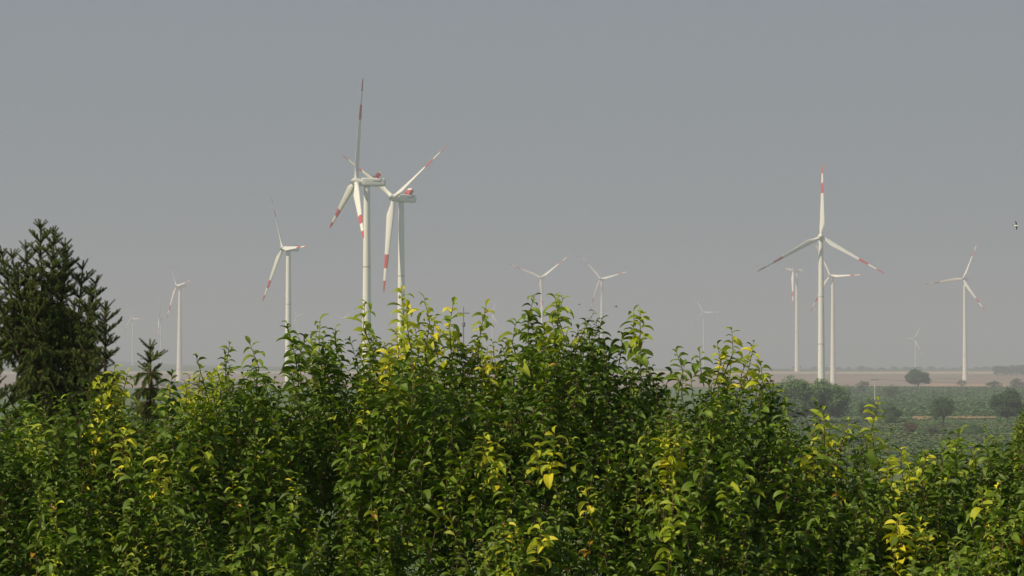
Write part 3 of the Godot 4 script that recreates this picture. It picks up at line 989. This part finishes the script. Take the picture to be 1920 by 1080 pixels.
func set_leafy_trees() -> void:
	var r := RandomNumberGenerator.new()
	r.seed = 4242
	var nz := FastNoiseLite.new()
	nz.seed = 12
	nz.frequency = 1.15
	nz.fractal_octaves = 2
	M.leaves = [leaf_mesh(1.3, 0.55, 0.215), leaf_mesh(0.9, 0.6, 0.205), leaf_mesh(1.9, 0.45, 0.23)]
	var defs := [
		["leafy tree with yellow tufts in front of the spruces", 215.0, 12.7],
		["leafy tree with the most yellow shoots, in front of the tallest turbine", 730.0, 12.7],
		["tall domed leafy tree with green top shoots, before the pale turbine pair", 1180.0, 12.7],
		["lower leafy tree with golden tufts in front of the field trees", 1690.0, 12.7]]
	var trees: Array[Growth] = []
	for q in defs:
		var tr := Growth.new()
		var p := pt(q[1], 690, q[2])
		tr.root = thing("leafy_tree", Vector3(p.x, ground(p.x, p.z), p.z), q[0], "tree", "leafy garden trees")
		trees.append(tr)
	var which := func(x: float) -> int:
		var px := 960.0 + x / 12.6 * F + r.randfn() * 22.0
		return 0 if px < 510.0 else 1 if px < 945.0 else 2 if px < 1455.0 else 3
	# shoots all over the crowns, each one growing out of the wood below it
	var d := 10.75
	while d < 14.7:
		var x := -3.3
		while x < 3.3:
			var px := x + r.randf_range(-0.05, 0.05)
			var pd := d + r.randf_range(-0.05, 0.05)
			x += 0.095
			var k: int = which.call(px)
			var tr: Growth = trees[k]
			var top := crown_top(px, pd, nz)
			var vis := pd < 13.1
			var ln := r.randf_range(0.28, 0.5)
			var front := 1.0 if pd < 12.4 else 0.3
			var tip := Vector3(px + r.randfn() * 0.055, top + r.randf_range(-0.12, 0.02), -pd + r.randf_range(-0.06, 0.24) * front)
			var foot := Vector3(px, tip.y - ln, -pd - 0.05)
			var tone: int = GREENS[r.randi() % 8]
			var yl := yellow_at(tip, r)
			if yl >= 0:
				tone = yl
			shoot(tr, foot - tr.root.position, tip - tr.root.position, r.randf_range(0.042, 0.078), tone, r, pd + (0.0 if vis else 9.0), 0.45 if r.randf() < 0.07 else 0.05, 0.0125 if vis else 0.026)
			# older wood under it, shaded by the shoots above
			if r.randf() < (0.85 if vis else 0.4):
				var f2 := foot + Vector3(r.randf_range(-0.1, 0.1), -0.30, r.randf_range(-0.1, 0.05))
				shoot(tr, f2 - tr.root.position, f2.lerp(foot, 1.3) - tr.root.position, 0.08, GREENS[r.randi() % 8], r, pd + 2.0, 0.0, 0.021)
		d += 0.095
	for s in SHOOTS:
		var a := pt(s[0], s[1] + 25, s[4])
		var b := pt(s[2], s[3] + 4, s[4] - 0.05)
		var tr: Growth = trees[0 if s[0] < 510 else 1 if s[0] < 945 else 2 if s[0] < 1455 else 3]
		shoot(tr, a - tr.root.position, b - tr.root.position, 0.074, s[5] if s[5] > 3 else GREENS[r.randi() % 8], r, s[4] - 1.5, 0.08, 0.0125)
	# one leafless shoot
	var bare := pt(371, 745, 12.4) - trees[0].root.position
	trees[0].twigs.tube([bare, bare + Vector3(0.004, 0.08, 0), bare + Vector3(0.012, 0.125, 0)], [0.004, 0.003, 0.0015], 4)
	for q in defs.size():
		finish_tree(trees[q], r, 2.4, -1.2)
	# the small-leaved tree farther back
	var e := Growth.new()
	var ep := pt(1935, 690, 16.5)
	e.root = thing("small_leaved_tree", Vector3(ep.x, ground(ep.x, ep.z), ep.z), "tree with very small bright leaves beside the lower leafy tree", "tree")
	for k in 420:
		var px := r.randf_range(1872.0, 2120.0)
		var edge := ss(1872.0, 1925.0, px)
		var dd := 16.5 + r.randf_range(-0.5, 0.8)
		var top := lerpf(860.0, 765.0, edge) + 14.0 * sin(px * 0.13) + r.randf_range(0, 150.0) * r.randf()
		var tip := pt(px, top, dd)
		var foot := tip - Vector3(r.randf_range(-0.08, 0.08), r.randf_range(0.2, 0.4), 0.1)
		shoot(e, foot - e.root.position, tip - e.root.position, r.randf_range(0.030, 0.042), GREENS[r.randi() % 8], r, dd, 0.0, 0.011)
	finish_tree(e, r, 1.0, -1.6)

func finish_tree(tr: Growth, r: RandomNumberGenerator, spread: float, below: float) -> void:
	var base := tr.root.position
	var crown := EYE.y + below
	# trunk and limbs
	var b := Buf.new()
	b.tube([Vector3(0, -0.2, 0), Vector3(0.05, crown * 0.35, 0.03), Vector3(-0.04, crown * 0.7, 0), Vector3(0, crown - 0.4, 0)], [0.17, 0.13, 0.10, 0.05], 12)
	tr.trunk = part("trunk", b.mesh(), M.bark, tr.root)
	for k in 11:
		var a := TAU * (k + r.randf() * 0.6) / 11.0
		var e := Vector3(cos(a) * minf(spread * 0.42, 0.9) * r.randf_range(0.4, 1.0), crown + r.randf_range(-0.1, 0.35), sin(a) * 0.8)
		var s := Vector3(0, crown * r.randf_range(0.6, 0.9), 0)
		b = Buf.new()
		b.tube([s, s.lerp(e, 0.4) + Vector3(e.x, 0, e.z) * 0.25, e], [0.045, 0.025, 0.005], 7)
		part("limb", b.mesh(), M.bark, tr.trunk)
	# the shaded lower crown
	for k in 2600:
		var p := Vector3(r.randf_range(-0.55, 0.55) * spread, crown + r.randf_range(-3.2, 0.15), r.randf_range(-1.6, 1.7))
		tr.xf.append(Transform3D(Basis(Vector3(r.randfn(), r.randfn(), r.randfn()).normalized(), r.randf() * TAU).scaled(Vector3.ONE * r.randf_range(0.06, 0.1)), p))
		tr.col.append(GREENS[r.randi() % 8])
		tr.rank.append(99.0)
	var tw := part("twigs", tr.twigs.mesh(), M.twig_bark, tr.root)
	tw.set_meta("kind", "stuff")
	# the leaves that show largest, one by one; the rest as one mass
	var order := []
	for k in tr.xf.size():
		if tr.rank[k] < 40.0:
			var q := pixel(base + tr.xf[k].origin)
			if q.x > 4 and q.x < 1916 and q.y < 1076:
				order.append([tr.rank[k], k])
	order.sort()
	var single := {}
	for k in mini(300, order.size()):
		single[order[k][1]] = true
	var xf := []
	var cols := []
	for k in tr.xf.size():
		if single.has(k):
			var o := part("leaf", M.leaves[k % 3], M["leaf_%d" % tr.col[k]], tr.root)
			o.transform = tr.xf[k]
		else:
			xf.append(tr.xf[k])
			var c: Color = PALETTE[tr.col[k]]
			var f := r.randf_range(0.82, 1.2)
			cols.append(Color(c.r * f, c.g * f, c.b * f))
	var fo := scatter("foliage", M.leaves[0], xf, cols, tr.root, M.leaf_tinted)
	fo.set_meta("kind", "stuff")

# ------------------------------------------------------------------ birds
func set_birds() -> void:
	bird("flying bird with dark wings and pale body, high beside the lone hazy turbine", pt(1905, 423, 150.0), 0.5, 1)
	bird("tiny dark bird in the air between the pale turbine and the bright shoots", pt(1155, 575, 260.0), 0.5, 2)
	bird("tiny dark bird in the air just above the domed leafy tree", pt(1086, 571, 300.0), 0.5, 3)

func bird(label: String, at: Vector3, span: float, seed_: int) -> void:
	var t := thing("bird", at, label, "bird", "birds in the air")
	t.rotation = Vector3(0.2, 0.7 * seed_, [0.0, -1.15, 0.3, 0.1][seed_])
	var rings := []
	for q in [[-0.32, 0.01], [-0.25, 0.035], [-0.1, 0.07], [0.05, 0.085], [0.17, 0.06], [0.22, 0.045], [0.27, 0.045], [0.31, 0.02], [0.35, 0.004]]:
		var ring := []
		for k in 10:
			var a := TAU * k / 10.0
			ring.append(Vector3(cos(a) * q[1], sin(a) * q[1] * 0.9, q[0]) * span)
		rings.append(ring)
	var b := Buf.new()
	b.loft(rings)
	part("body", b.mesh(), M.feather_white if seed_ == 1 else M.feather_dark, t)
	for s in [-1.0, 1.0]:
		b = Buf.new()
		var wing := []
		for q in [[0.04, 0.02, 0.13, -0.10, 0.012], [0.22, 0.10, 0.15, -0.08, 0.01], [0.38, 0.10, 0.11, -0.08, 0.007], [0.55, 0.04, 0.0, -0.10, 0.003]]:
			wing.append([Vector3(s * q[0], q[1] - q[4], q[2]) * span, Vector3(s * q[0], q[1] + q[4], lerpf(q[2], q[3], 0.3)) * span, Vector3(s * q[0], q[1], q[3]) * span, Vector3(s * q[0], q[1] - q[4], lerpf(q[2], q[3], 0.3)) * span])
		b.loft(wing, false)
		part("wing", b.mesh(), M.feather_dark, t)
	b = Buf.new()
	b.quad(Vector3(-0.02, 0, -0.3) * span, Vector3(0.02, 0, -0.3) * span, Vector3(0.08, 0.01, -0.46) * span, Vector3(-0.08, 0.01, -0.46) * span)
	b.quad(Vector3(-0.02, -0.01, -0.3) * span, Vector3(-0.08, 0.0, -0.46) * span, Vector3(0.08, 0.0, -0.46) * span, Vector3(0.02, -0.01, -0.3) * span)
	part("tail", b.mesh(), M.feather_dark, t)
